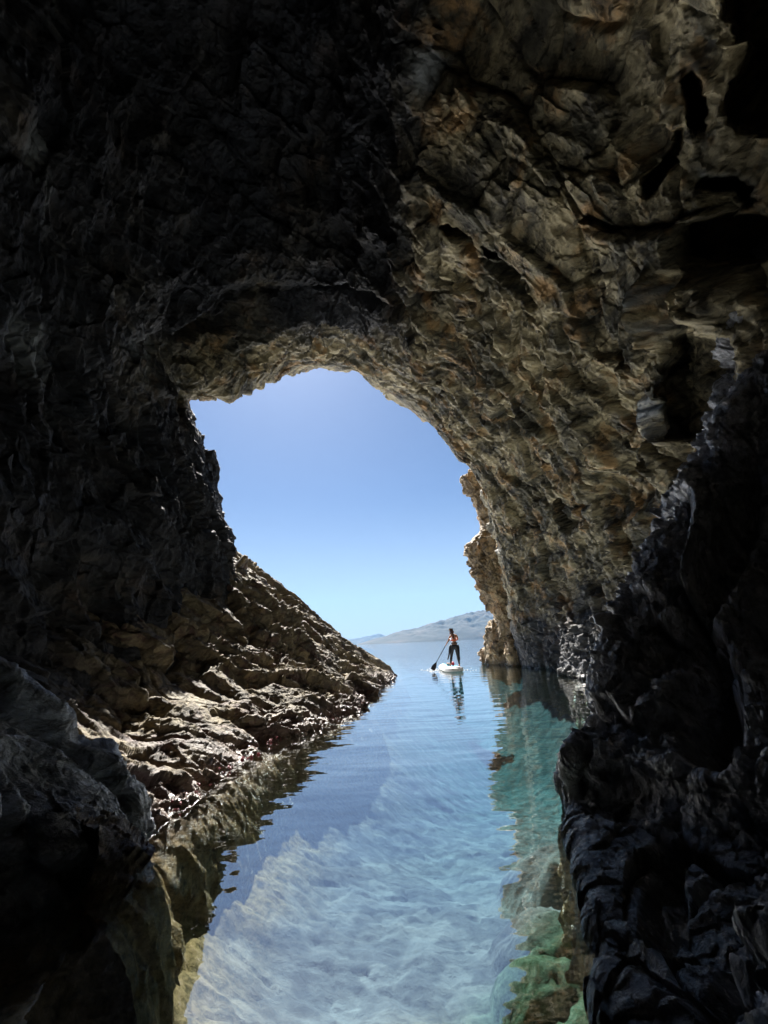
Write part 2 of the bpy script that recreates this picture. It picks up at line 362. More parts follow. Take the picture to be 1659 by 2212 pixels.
# sunlit bank on the left: rows run along the shore, columns from under water over the crest
def bank_row(w, mid, crest, back=(-1.5, 2.5, -2.5)):
    a = wp(*w); u2 = a+np.array([.62, -.15, -1.7]); u1 = a+np.array([.34, -.06, -.42])
    m = P(*mid); c = P(*crest); bb = c+np.array(back)
    m1 = a*.55+m*.45+np.array([.05, 0, -.02])
    return [u2, u1, a, m1, m, (m+c)/2+np.array([.08, -.08, .1]), c, c+np.array(back)*.4+np.array([0, 0, .35]), bb]
bank = [bank_row((180, 1960), (20, 1640, 3.6), (-200, 1420, 4.6), (-2, 1, 0)),
        bank_row((300, 1800), (170, 1600, 4.8), (20, 1330, 6.2), (-2, 1, 0)),
        bank_row((400, 1715), (270, 1560, 5.9), (150, 1280, 7.6), (-2, 1, 0)),
        bank_row((440, 1690), (330, 1500, 6.6), (270, 1250, 9), (-2, 1, 0)),
        bank_row((520, 1640), (430, 1460, 7.9), (375, 1230, 11), (-2, 1.5, -1)),
        bank_row((600, 1598), (530, 1440, 9.4), (445, 1190, 13.6), (-2, 2, -1.5)),
        bank_row((690, 1568), (600, 1410, 11), (500, 1172, 15.6)),
        bank_row((765, 1536), (680, 1420, 13), (572, 1252, 16.6)),
        bank_row((796, 1503), (730, 1425, 15), (640, 1305, 17.2)),
        bank_row((826, 1478), (775, 1432, 16.8), (704, 1358, 18)),
        bank_row((846, 1464), (808, 1438, 18.2), (765, 1402, 18.8)),
        bank_row((856, 1460), (838, 1449, 19.1), (815, 1430, 19.4), (-.8, 1, -1)),
        bank_row((863, 1461), (858, 1461, 19.8), (852, 1459, 20), (-.3, .6, -.6))]
for r in bank[-1]: r[2] -= .25
g = sheet(bank, [50, 60, 60, 70, 80, 80, 80, 70, 50, 40, 30, 20], [16, 26, 90, 90, 100, 100, 24, 10])
n = outward(g, normals(g), (3, 5, 6)); n = blur(n, 6); n /= np.linalg.norm(n, axis=-1, keepdims=True)
q = g.reshape(-1, 3)
ax = (.75, .45, -.6)
qa = aniso(q, ax, .35, 1.)
wrp = fbm(q*1.5, 3, seed=7)[:, None]
ff0, ee0 = facet(qa*.62+wrp*.15, 20); ff1, ee1 = facet(qa*1.5+wrp*.15, 21); ff2, _ = facet(qa*3.6+wrp*.15, 22); ff3, _ = facet(q*8+wrp*.2, 23)
rug = sstep(-.25, .3, fbm(q*.55, 3, seed=24)-.12*(q[:, 2]-1.2))
rr_ = fbm(qa*2., 7, .6, seed=8, ridge=True); lump = fbm(q*2.2, 5, .5, seed=81)
far_k = np.clip(q[:, 1]/9, .6, 1.35)
db = (.30*ff0+.17*ff1+(.03+.08*rug)*ff2+(.012+.035*rug)*ff3+(.05+.11*rug)*rr_+.12*lump-(.22*(1-sstep(0, .07, ee0))+.08*(1-sstep(0, .06, ee1)))*(q[:, 2] > -.1))*far_k*np.where(q[:, 2] < -.1, .45, 1)
tipk = np.clip((20.2-q[:, 1])/5, .22, 1); db *= tipk
g2 = g+n*db.reshape(g.shape[:2])[..., None]
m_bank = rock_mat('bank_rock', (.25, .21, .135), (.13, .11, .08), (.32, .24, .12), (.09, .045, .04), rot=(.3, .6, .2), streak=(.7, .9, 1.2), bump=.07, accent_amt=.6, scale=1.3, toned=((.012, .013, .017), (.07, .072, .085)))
slope = grid_mesh('rocky_slope', g2, {'tone': sstep(7.2, 5.2, q[:, 1]+.5*lump*2)*sstep(.5, 1.0, q[:, 2]+.3*lump)*.9}); slope.data.materials.append(m_bank)  # tone paints the bank's inner end dark, as it lies in shade
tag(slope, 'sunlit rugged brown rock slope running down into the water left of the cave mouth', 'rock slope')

# pale grey boulder in the left foreground
def bl(sil, face, near, low, back):
    return [np.array(back, float), P(*sil)+np.array([-.35, .5, -.15]), P(*sil), P(*face), P(*near), np.array(low, float)]
bo = [
 [P(-260, 1330, 4.6), P(-230, 1350, 4.1), P(-200, 1370, 3.5), P(-240, 1600, 2.7), P(-260, 1850, 2.2), np.array([-2.3, 1.6, -.6])],
 [P(-60, 1440, 4.4), P(-30, 1440, 3.9), P(0, 1452, 3.4), P(-60, 1640, 2.9), P(-110, 1900, 2.5), np.array([-2.1, 2.1, -.7])],
 [P(70, 1530, 4.5), P(90, 1510, 4.0), P(110, 1515, 3.55), P(60, 1680, 3.15), P(10, 1880, 2.85), np.array([-1.95, 2.5, -.7])],
 [P(180, 1610, 4.6), P(200, 1585, 4.2), P(215, 1585, 3.8), P(180, 1700, 3.4), P(120, 1870, 3.0), np.array([-1.8, 2.75, -.7])],
 [P(260, 1690, 4.7), P(275, 1665, 4.4), P(288, 1660, 4.05), P(262, 1730, 3.7), P(215, 1860, 3.3), np.array([-1.68, 3.0, -.7])],
 [P(300, 1745, 4.7), P(318, 1722, 4.5), P(328, 1722, 4.25), P(312, 1770, 3.9), P(262, 1880, 3.5), np.array([-1.6, 3.2, -.7])],
 [np.array([-2.2, 5.0, -.7]), np.array([-2.0, 4.7, -.5]), np.array([-1.85, 4.3, -.5]), np.array([-1.7, 3.9, -.6]), np.array([-1.6, 3.5, -.8]), np.array([-1.5, 3.2, -1.2])]]
g = sheet(bo, [60, 90, 90, 80, 60, 60], [14, 30, 130, 130, 60])
n = outward(g, normals(g), (0, 0, 3)); n = blur(n, 5); q = g.reshape(-1, 3)
qa = aniso(q, (.55, .3, -.5), .35, 1.); wrp = fbm(q*2, 3, seed=107)[:, None]
ff1, ee1 = facet(qa*1.5+wrp*.1, 31); ff2, ee2 = facet(qa*4+wrp*.15, 32); ff3, _ = facet(q*11, 33)
db = .10*ff1+.04*ff2+.012*ff3+.05*fbm(qa*2.4, 7, .6, seed=108, ridge=True)+.05*fbm(q*1.2, 4, seed=109)-.05*(1-sstep(0, .06, ee1))-.05*np.clip(fbm(q*10, 4, .6, seed=111)-.08, 0, 1)
db -= .14*(1-sstep(.0, .09, np.abs(perlin(qa*1.1, 55))))
pale_b = np.clip(sstep(-.05, .4, fbm(qa*2.5, 6, .62, seed=112))*sstep(.25, .6, q[:, 2]), 0, 1)*.85
m_bl = rock_mat('pale_boulder_rock', (.56, .63, .76), (.20, .23, .30), (.68, .74, .84), (.03, .03, .04), rot=(.2, .5, 0), streak=(.7, .9, 1.3), bump=.03, fine=1.8, scale=2.2, accent_amt=.7, rough=(.35, .65), spec=.6)
boulder = grid_mesh('boulder', g+n*db.reshape(g.shape[:2])[..., None], {'pale': pale_b*.6}); boulder.data.materials.append(m_bl)
tag(boulder, 'smooth grey boulder with pale streaks in the left foreground at the water edge', 'boulder')

# dark rock in the right foreground
def dr(sx, sy, Y, dx=(130, 330, 620), dy=(0, 20, 60), dY=(-.45, -1.0, -1.5)):
    s = P(sx, sy, Y)
    return [s+np.array([1.9, 2.2, -.4]), s+np.array([.65, 1.0, -.1]), s]+[P(sx+a, sy+b, Y+c) for a, b, c in zip(dx, dy, dY)]
def dw(sx, sy, dx=(110, 260, 480, 800), dz=(0, 0, 0)):
    s = wp(sx, sy); Y = s[1]
    return [s+np.array([.35, .25, -1.6]), s+np.array([.12, .12, -.5]), s]+[P(sx+a, sy-b, Y-c) for a, b, c in zip(dx[:3], (10, 20, 30), (.12, .3, .55))]
dk = [dr(1740, 330, 5.2), dr(1655, 560, 4.9), dr(1600, 780, 4.8), dr(1555, 930, 4.9), dr(1500, 1075, 5.0), dr(1430, 1160, 4.9), dr(1370, 1280, 4.7), dr(1325, 1400, 4.5),
      dr(1275, 1510, 4.3, dY=(-.5, -1.2, -1.8)), dr(1222, 1630, 4.0, dY=(-.5, -1.2, -1.8)),
      dw(1222, 1750), dw(1258, 1880), dw(1290, 2040), dw(1335, 2200), dw(1385, 2400), dw(1480, 2800)]
dk[10][3] = P(1330, 1720, 3.75); dk[10][4] = P(1480, 1720, 3.1); dk[10][5] = P(1760, 1750, 2.3)
dk[9][1] = P(1235, 1700, 4.3); dk[9][0] = wp(1245, 1740)+np.array([.3, .3, -1.2])
g = sheet(dk, [40, 60, 60, 65, 55, 65, 60, 60, 70, 90, 100, 120, 120, 70, 30], [20, 60, 150, 170, 150])
n = outward(g, normals(g), (-1, 0, 3)); n = blur(n, 40); n /= np.linalg.norm(n, axis=-1, keepdims=True); q = g.reshape(-1, 3)
qa = aniso(q, (.35, .3, .9), .4, 1.); wrp = fbm(q*2, 3, seed=207)[:, None]
ff0, ee0 = facet(qa*1.0+wrp*.1, 40); ff1, ee1 = facet(qa*2.3+wrp*.12, 41); ff2, _ = facet(q*5.5+wrp*.15, 42); ff3, _ = facet(q*13+wrp*.2, 43)
pit = np.clip(fbm(q*9, 4, .6, seed=211)-.08, 0, 1)
big = fbm(q*.9, 3, seed=208)
db = .22*big+.26*ff0+.15*ff1+.06*ff2+.022*ff3-.10*(1-sstep(0, .07, ee0))-.05*(1-sstep(0, .06, ee1))-.09*pit+.05*fbm(q*4, 6, .6, seed=210, ridge=True)
pxx, pyy, _d = project(q)
db -= .35*blob(pxx, pyy, 1440, 1950, 50, 150, 8, e0=.3, e1=1.1)+.5*blob(pxx, pyy, 1530, 1560, 90, 120, 0, e0=.3, e1=1.1)+.45*blob(pxx, pyy, 1560, 1240, 60, 200, 25, e0=.3, e1=1.1)+.25*blob(pxx, pyy, 1580, 2150, 60, 120, 20, e0=.3, e1=1.1)
nearw = 1-.65*np.exp(-((q[:, 2])/.35)**2)
pale_d = np.clip(sstep(.02, .42, fbm(qa*3, 6, .65, seed=212)), 0, 1)*(.25+.75*blob(pxx, pyy, 1620, 1130, 90, 130, 20, e0=.3, e1=1.2)+.5*blob(pxx, pyy, 1640, 2050, 90, 250, 0, e0=.3, e1=1.3))
m_dk = rock_mat('dark_wet_rock', (.62, .64, .72), (.27, .28, .33), (.74, .76, .82), (.014, .014, .019), rot=(.2, .3, 0), streak=(1, 1, .6), bump=.045, fine=2.2, scale=2.6, accent_amt=.6, rough=(.2, .5), spec=1.)
crag = grid_mesh('rock_outcrop', g+n*(db*nearw).reshape(g.shape[:2])[..., None], {'pale': np.clip(pale_d*.95, 0, 1)}); crag.data.materials.append(m_dk)
tag(crag, 'large dark wet rock rising from the water along the right foreground', 'rock outcrop')

# crag outside the mouth on the right
def cg(sx, sy, Y, w=150):
    s = P(sx, sy, Y); return [s+np.array([1.8, 2.8, -.2]), s+np.array([.3, 1.1, 0]), s, P(sx+w*.35, sy+4, Y-.7), P(sx+w, sy+10, Y-1)]
cgr = [cg(1150, 960, 21.5), cg(1080, 985, 21.3), cg(1012, 1022, 21), cg(1003, 1036, 21), cg(1033, 1090, 21.2), cg(1046, 1140, 21.2), cg(1018, 1185, 21), cg(1014, 1212, 21), cg(1030, 1255, 21.2), cg(1058, 1300, 21.6), cg(1082, 1345, 22), cg(1094, 1400, 22.3), cg(1100, 1440, 22.3), cg(1100, 1470, 22)]
g = sheet(cgr, [24]*13, [14, 16, 50, 60]); n = outward(g, normals(g), (0, 0, 3)); n = blur(n, 4); q = g.reshape(-1, 3)
wrp = fbm(q*1.5, 3, seed=307)[:, None]; ff1, _ = facet(q*1.1+wrp*.4, 51); ff2, _ = facet(q*3+wrp*.4, 52)
db = .22*ff1+.1*ff2+.1*fbm(q*2, 5, .6, seed=309, ridge=True)
m_cg = rock_mat('crag_rock', (.42, .32, .19), (.28, .21, .13), (.48, .27, .12), (.05, .04, .03), bump=.1, accent_amt=.6)
og = grid_mesh('rock_crag', g+n*db.reshape(g.shape[:2])[..., None]); og.data.materials.append(m_cg)
tag(og, 'warm brown crag with a hooked overhang outside the right edge of the cave mouth', 'rock crag')
def lumpy(name, cpt, rad, seed, mat, amp=.3, res=(70, 120), sq=.75):
    th = np.linspace(0, math.pi, res[0]); ph = np.linspace(0, 2*math.pi, res[1])
    T, Ph = np.meshgrid(th, ph, indexing='ij')
    d = np.stack([np.sin(T)*np.cos(Ph), np.sin(T)*np.sin(Ph), np.cos(T)], -1); d = np.sign(d)*np.abs(d)**sq
    b = d*np.array(rad)+np.array(cpt); qq = b.reshape(-1, 3)
    s = 1/np.mean(rad)
    f, _ = facet(qq*s*1.5, seed); f_, _ = facet(qq*s*4, seed+1)
    k = 1+amp*(f*.5+f_*.22+.35*fbm(qq*s*1.3, 5, seed=seed)).reshape(res)
    o = grid_mesh(name, (b-np.array(cpt))*k[..., None]+np.array(cpt)); o.data.materials.append(mat); return o
w_ = wp(1075, 1425)
s1 = lumpy('sea_rock', P(1090, 1395, 23.5)+np.array([0, 0, -.1]), (.95, .9, 1.55), 61, m_cg, .5)
tag(s1, 'knobbly brown rock standing at the waterline at the foot of the crag', 'rock')
s2 = lumpy('sea_rock', P(1066, 1412, 24.5)+np.array([0, 0, -.1]), (.75, .7, .40), 67, m_cg, .55)
tag(s2, 'low dark rock just above the sea, outermost at the foot of the crag', 'rock')
s3 = lumpy('sea_rock', P(1108, 1412, 21.6)+np.array([0, 0, -.2]), (.32, .4, .85), 69, m_cg, .5)
tag(s3, 'narrow upright rock fin against the right cave wall at the waterline', 'rock')

# ------------------------------------------------------------------ seabed
xs = np.linspace(-9, 10, 620); ys = np.concatenate([np.linspace(-8, 0, 60, endpoint=False), np.linspace(0, 12, 760, endpoint=False), np.linspace(12, 45, 330)])
X, Y = np.meshgrid(xs, ys, indexing='ij')
q = np.stack([X, Y, np.zeros_like(X)], -1).reshape(-1, 3)
x_, y_ = q[:, 0], q[:, 1]
shore = np.interp(y_, [-8, 2.5, 3.2, 4.5, 5.2, 6.2, 7.3, 8.2, 9.9, 12.9, 16.3, 19.3, 21], [-1.9, -1.9, -1.75, -2.1, -2.0, -1.95, -1.75, -1.3, -.8, -.6, -.3, .13, .4])
shr = np.interp(y_, [-8, 2, 2.7, 4, 5, 9, 12.7, 24], [.7, .71, .91, 1.28, 3, 5.2, 5.5, 6.2])
cz = -np.interp(y_, [-8, 2, 5, 9, 14, 20, 45], [1.35, 1.4, 1.5, 2.0, 3.2, 6., 12.])
dl = np.clip((x_-shore), 0, 9); drr = np.clip(shr-x_, 0, 9)
zl_ = -.55-.75*dl+.25*np.exp(-dl*3); zr_ = -1.3-(.45+.3*sstep(6, 11, y_))*np.clip(drr-.2, 0, 9)
def smax(a, b, k=.35): return np.maximum(a, b)+k*np.exp(-np.abs(a-b)/k)*.5
z = smax(smax(cz, zl_), zr_)
z = np.where(x_ < shore, np.maximum(z, -.5), z)
z += .22*fbm(q*.6, 4, seed=401)+.07*fbm(q*3, 3, seed=402)+.02*fbm(q*11, 3, .6, seed=403)
sf, se = facet(q*3.4, 404); z += .035*np.clip(se, 0, .5)+.02*sf
# weed-covered boulders under the right-hand water
for (cx, cy_, r, hgt) in [(1.25, 5.0, .5, .4), (.95, 4.3, .35, .35), (1.9, 6.3, .8, .6), (.55, 3.5, .3, .3), (.35, 2.9, .25, .22), (.9, 3.1, .25, .25), (.65, 2.4, .3, .2), (1.7, 5.6, .4, .4)]:
    wx = .35*r*fbm(q*1.7/r, 4, .6, seed=int(cx*100)); wy = .35*r*fbm(q*1.7/r+9, 4, .6, seed=int(cy_*100))
    d2 = ((x_-cx+wx)**2+(y_-cy_+wy)**2)/r**2; z += .75*hgt*np.clip(1-d2, 0, 1)**.7
z = np.minimum(z, -.22)
weed = np.clip(sstep(1.3, .2, dl+.7*fbm(q*1.2, 4, seed=405))*sstep(14, 8, y_)+sstep(2.2, .8, drr+.4*fbm(q*1.4, 4, seed=406))*sstep(13, 9, y_), 0, 1)
q[:, 2] = z
m, t, o, N, L = nodes('seabed_sand_and_weed')
tc = N('ShaderNodeTexCoord'); n1 = N('ShaderNodeTexNoise'); n1.inputs['Scale'].default_value = 2.4; n1.inputs['Detail'].default_value = 9; n1.inputs['Roughness'].default_value = .65
n2 = N('ShaderNodeTexNoise'); n2.inputs['Scale'].default_value = 13; n2.inputs['Detail'].default_value = 9; n2.inputs['Roughness'].default_value = .7; n2.inputs['Distortion'].default_value = .3
L(tc.outputs['Object'], n1.inputs[0]); L(tc.outputs['Object'], n2.inputs[0])
rs = ramp(N, [(.30, (.09, .083, .088)), (.5, (.15, .138, .142)), (.68, (.24, .22, .222))])
nmix = N('ShaderNodeMix'); nmix.inputs[0].default_value = .5; L(n1.outputs['Fac'], nmix.inputs[2]); L(n2.outputs['Fac'], nmix.inputs[3])
vs_ = N('ShaderNodeTexVoronoi', feature='SMOOTH_F1'); vs_.inputs['Scale'].default_value = 4.5; vs_.inputs['Smoothness'].default_value = .3; L(tc.outputs['Object'], vs_.inputs['Vector'])
sc_ = N('ShaderNodeSeparateColor'); L(vs_.outputs['Color'], sc_.inputs[0])
nm2 = N('ShaderNodeMix'); nm2.inputs[0].default_value = .3; L(nmix.outputs[0], nm2.inputs[2]); L(sc_.outputs[0], nm2.inputs[3]); L(nm2.outputs[0], rs.inputs[0])
rw = ramp(N, [(.32, (.05, .04, .018)), (.45, (.22, .15, .07)), (.55, (.36, .24, .12)), (.66, (.42, .29, .20)), (.75, (.30, .30, .12))])
rg = ramp(N, [(.36, (.025, .035, .016)), (.46, (.05, .075, .045)), (.55, (.09, .125, .085)), (.66, (.16, .21, .15))]); gmix = N('ShaderNodeMix'); gmix.inputs[0].default_value = .6; L(n1.outputs['Fac'], gmix.inputs[2]); L(n2.outputs['Fac'], gmix.inputs[3]); L(gmix.outputs[0], rg.inputs[0]); L(n2.outputs['Fac'], rw.inputs[0])
at = N('ShaderNodeAttribute', attribute_name='weed'); mx = N('ShaderNodeMix', data_type='RGBA'); L(at.outputs['Fac'], mx.inputs[0]); L(rs.outputs[0], mx.inputs[6])
ag = N('ShaderNodeAttribute', attribute_name='green'); mg = N('ShaderNodeMix', data_type='RGBA'); L(ag.outputs['Fac'], mg.inputs[0]); L(rw.outputs[0], mg.inputs[6]); L(rg.outputs[0], mg.inputs[7]); L(mg.outputs[2], mx.inputs[7])
b = N('ShaderNodeBsdfPrincipled'); L(mx.outputs[2], b.inputs['Base Color']); b.inputs['Roughness'].default_value = .95; b.inputs['Specular IOR Level'].default_value = 0
bb = N('ShaderNodeBump'); bb.inputs['Distance'].default_value = .025; L(n2.outputs['Fac'], bb.inputs['Height']); L(bb.outputs[0], b.inputs['Normal']); L(b.outputs[0], o.inputs[0])
sb = grid_mesh('seabed', q.reshape(len(xs), len(ys), 3), {'weed': weed, 'green': sstep(-.2, .6, x_)}); sb.data.materials.append(m); tag(sb, kind='structure')
# deep floor of the open sea
fl = grid_mesh('sea_floor', np.array([[[x, y, -12.4] for y in (-60, 9000)] for x in (-9000, 9000)], float)); fl.data.materials.append(m); tag(fl, kind='structure')

# ------------------------------------------------------------------ water
m, t, o, N, L = nodes('sea_water')
tc = N('ShaderNodeTexCoord')
def wave(scale, sx, sy, detail, dist, prev=None, rough=.5):
    mp = N('ShaderNodeMapping'); mp.inputs['Scale'].default_value = (sx, sy, 1); L(tc.outputs['Object'], mp.inputs[0])
    n = N('ShaderNodeTexNoise'); n.inputs['Scale'].default_value = scale; n.inputs['Detail'].default_value = detail; n.inputs['Roughness'].default_value = rough; L(mp.outputs[0], n.inputs[0])
    bmp = N('ShaderNodeBump'); bmp.inputs['Distance'].default_value = dist; L(n.outputs['Fac'], bmp.inputs['Height'])
    if prev: L(prev.outputs[0], bmp.inputs['Normal'])
    return bmp
b1 = wave(1.1, .55, 1.3, 2, .020); b2 = wave(4.5, .45, 1.2, 2, .0028, b1)
# choppier water outside the cave
mp = N('ShaderNodeMapping'); mp.inputs['Scale'].default_value = (.5, 1.1, 1); L(tc.outputs['Object'], mp.inputs[0])
n = N('ShaderNodeTexNoise'); n.inputs['Scale'].default_value = 2.3; n.inputs['Detail'].default_value = 4; L(mp.outputs[0], n.inputs[0])
sx = N('ShaderNodeSeparateXYZ'); L(tc.outputs['Object'], sx.inputs[0])
mr = N('ShaderNodeMapRange'); mr.inputs[1].default_value = 9; mr.inputs[2].default_value = 45; mr.inputs[3].default_value = 0; mr.inputs[4].default_value = .045; L(sx.outputs['Y'], mr.inputs[0])
b3 = N('ShaderNodeBump'); L(mr.outputs[0], b3.inputs['Distance']); L(n.outputs['Fac'], b3.inputs['Height']); L(b2.outputs[0], b3.inputs['Normal'])
ge = N('ShaderNodeNewGeometry'); dt = N('ShaderNodeVectorMath', operation='DOT_PRODUCT'); L(ge.outputs['Incoming'], dt.inputs[0]); L(b3.outputs[0], dt.inputs[1])
ab = N('ShaderNodeMath', operation='ABSOLUTE'); L(dt.outputs['Value'], ab.inputs[0]); om = N('ShaderNodeMath', operation='SUBTRACT', use_clamp=True); om.inputs[0].default_value = 1; L(ab.outputs[0], om.inputs[1])
pw = N('ShaderNodeMath', operation='POWER'); L(om.outputs[0], pw.inputs[0]); pw.inputs[1].default_value = 3.5
fr = N('ShaderNodeMath', operation='MULTIPLY_ADD'); L(pw.outputs[0], fr.inputs[0]); fr.inputs[1].default_value = .72; fr.inputs[2].default_value = .24
gl = N('ShaderNodeBsdfGlossy'); gl.inputs['Roughness'].default_value = .015; gl.inputs['Color'].default_value = (1, .99, .98, 1); L(b3.outputs[0], gl.inputs['Normal'])
tr = N('ShaderNodeBsdfTransparent'); tr.inputs[0].default_value = (.97, .99, .99, 1)
ms = N('ShaderNodeMixShader'); L(fr.outputs[0], ms.inputs[0]); L(tr.outputs[0], ms.inputs[1]); L(gl.outputs[0], ms.inputs[2]); L(ms.outputs[0], o.inputs[0])
va = N('ShaderNodeVolumeAbsorption'); va.inputs['Color'].default_value = (.24, .78, .82, 1); va.inputs['Density'].default_value = .17; L(va.outputs[0], o.inputs[1])
bm = bmesh.new(); bmesh.ops.create_cube(bm, size=1)
for v in bm.verts: v.co = Vector((v.co.x*17800, 4470 if v.co.y > 0 else -50, 0 if v.co.z > 0 else -13))
for v in bm.verts:
    if v.co.y > 0: v.co.y = 8900
me = bpy.data.meshes.new('water'); bm.to_mesh(me); bm.free(); wt = bpy.data.objects.new('water', me); C.objects.link(wt); me.materials.append(m); tag(wt, kind='structure')

# ------------------------------------------------------------------ distant hills
def hill(name, prof, Y, depth, seed, mat):
    pr = np.array([P(a, b, Y)-np.array([0, 0, 0]) for a, b in prof]); xs = np.linspace(pr[0, 0], pr[-1, 0], 420); top = np.maximum(np.interp(xs, pr[:, 0], pr[:, 2]), 0)
    vs_ = np.linspace(0, 1, 140); X, V = np.meshgrid(xs, vs_, indexing='ij'); hh = np.sin(np.clip(V*1.0, 0, 1)*math.pi)**.8
    yy = Y-depth*.5+depth*V
    q = np.stack([X, yy, np.zeros_like(X)], -1).reshape(-1, 3)
    nn = fbm(q*9./depth, 6, .55, seed=seed, ridge=True).reshape(X.shape)
    zz = top[:, None]*hh*(1+.0*nn)+top[:, None]*.28*nn*hh*(1-.8*np.exp(-((V-.5)/.12)**2))-3
    o = grid_mesh(name, np.stack([X, yy, zz], -1)); o.data.materials.append(mat); tag(o, kind='structure'); return o
m, t, o, N, L = nodes('hill_scrub')
tc = N('ShaderNodeTexCoord'); n1 = N('ShaderNodeTexNoise'); n1.inputs['Scale'].default_value = .006; n1.inputs['Detail'].default_value = 9; n1.inputs['Roughness'].default_value = .62; L(tc.outputs['Object'], n1.inputs[0])
r = ramp(N, [(.36, (.008, .014, .012)), (.52, (.018, .022, .02)), (.64, (.055, .048, .04))]); L(n1.outputs['Fac'], r.inputs[0])
b = N('ShaderNodeBsdfPrincipled'); b.inputs['Roughness'].default_value = 1; L(r.outputs[0], b.inputs['Base Color']); L(b.outputs[0], o.inputs[0]); m_hill = m
hill('headland_hill', [(778, 1391), (800, 1383), (830, 1375), (868, 1364), (900, 1358), (945, 1345), (985, 1334), (1030, 1324), (1075, 1327), (1120, 1312), (1200, 1300), (1320, 1290), (1500, 1320)], 3600, 1500, 501, m_hill)
hill('distant_hill', [(728, 1391), (745, 1384), (775, 1379), (800, 1374), (820, 1370), (845, 1378), (880, 1384), (940, 1384)], 7200, 1200, 502, m_hill)

# ------------------------------------------------------------------ haze
def haze(density):
    m, t, o, N, L = nodes('haze'); v = N('ShaderNodeVolumePrincipled'); v.inputs['Density'].default_value = density; v.inputs['Color'].default_value = (.32, .60, 1, 1); v.inputs['Anisotropy'].default_value = 0.
    L(v.outputs[0], o.inputs[1])
    bm = bmesh.new(); bmesh.ops.create_cube(bm, size=1)
    for v_ in bm.verts: v_.co = Vector((v_.co.x*18400, 9100 if v_.co.y > 0 else -80, 900 if v_.co.z > 0 else -14.5))
    me = bpy.data.meshes.new('haze'); bm.to_mesh(me); bm.free(); h = bpy.data.objects.new('haze', me); C.objects.link(h); me.materials.append(m); tag(h, kind='stuff')
HAZE = 0.00008
if HAZE: haze(HAZE)
#PEOPLE
# ------------------------------------------------------------------ paddler, board, paddle
BY = 20.4
def zpt(zx, zy, dy=0.):
    """a point measured on the enlarged crop of the paddler, at depth BY+dy"""
    return Vector(P((1040+zx/6.9125)*.86406, (1520+zy/6.9125)*.86406, BY+dy))
def skin_mesh(name, verts, edges, mat, parent=None, sub=2, root=0):
    """verts: (Vector, rx, ry)"""
    me = bpy.data.meshes.new(name); me.from_pydata([v[0] for v in verts], edges, []); ob = bpy.data.objects.new(name, me); C.objects.link(ob)
    md = ob.modifiers.new('skin', 'SKIN'); md.use_smooth_shade = True
    for i, v in enumerate(verts):
        s = me.skin_vertices[0].data[i]; s.radius = (v[1], v[2]); s.use_root = (i == root)
    sb_ = ob.modifiers.new('sub', 'SUBSURF'); sb_.levels = sub; sb_.render_levels = sub
    bpy.context.view_layer.update(); dg = bpy.context.evaluated_depsgraph_get()
    m2 = bpy.data.meshes.new_from_object(ob.evaluated_get(dg)); ob.modifiers.clear(); ob.data = m2; m2.name = name
    m2.materials.clear(); m2.materials.append(mat)
    for p in m2.polygons: p.use_smooth = True
    if parent: ob.parent = parent; ob.matrix_parent_inverse = parent.matrix_world.inverted()
    return ob
def tube(name, path, rad, mat, parent=None, n=12, flat=1.):
    bm = bmesh.new(); rings_ = []; path = [Vector(p) for p in path]
    for i, p in enumerate(path):
        r = rad[i] if isinstance(rad, (list, tuple)) else rad
        d = (path[min(i+1, len(path)-1)]-path[max(i-1, 0)]).normalized(); a = d.orthogonal().normalized() if i == 0 else (a_-d*a_.dot(d)).normalized(); a_ = a; b_ = d.cross(a)
        rings_.append([bm.verts.new(p+(a*math.cos(t)+b_*math.sin(t)*flat)*r) for t in np.linspace(0, 2*math.pi, n, endpoint=False)])
    for A_, B_ in zip(rings_, rings_[1:]):
        for k in range(n): bm.faces.new((A_[k], A_[(k+1) % n], B_[(k+1) % n], B_[k]))
    bm.faces.new(rings_[0][::-1]); bm.faces.new(rings_[-1])
    bmesh.ops.recalc_face_normals(bm, faces=bm.faces)
    me = bpy.data.meshes.new(name); bm.to_mesh(me); bm.free(); me.materials.append(mat)
    for p in me.polygons: p.use_smooth = True
    ob = bpy.data.objects.new(name, me); C.objects.link(ob)
    if parent: ob.parent = parent; ob.matrix_parent_inverse = parent.matrix_world.inverted()
    return ob
def empty(name, loc):
    o = bpy.data.objects.new(name, None); C.objects.link(o); o.location = loc; bpy.context.view_layer.update(); return o
m_skin = simple('tanned_skin', (.42, .22, .14), .5, .4, .08)
m_suit = simple('black_neoprene', (.018, .020, .026), .55, .4, .2)
m_hair = simple('brown_hair', (.055, .022, .014), .45, .5, .35, 60)
m_orange = simple('orange_fabric', (.72, .11, .015), .7, .3)
m_white = simple('white_pvc', (.55, .54, .52), .35, .5, .03)
m_blue = simple('pale_blue_pad', (.09, .34, .48), .6, .3, .06)
m_grey = simple('grey_pvc', (.30, .31, .33), .5, .4)
m_red = simple('red_fabric', (.60, .02, .03), .5, .4)
m_carbon = simple('black_carbon', (.015, .016, .02), .3, .5)
m_tan = simple('pale_towel', (.42, .33, .30), .9, .1, .2)

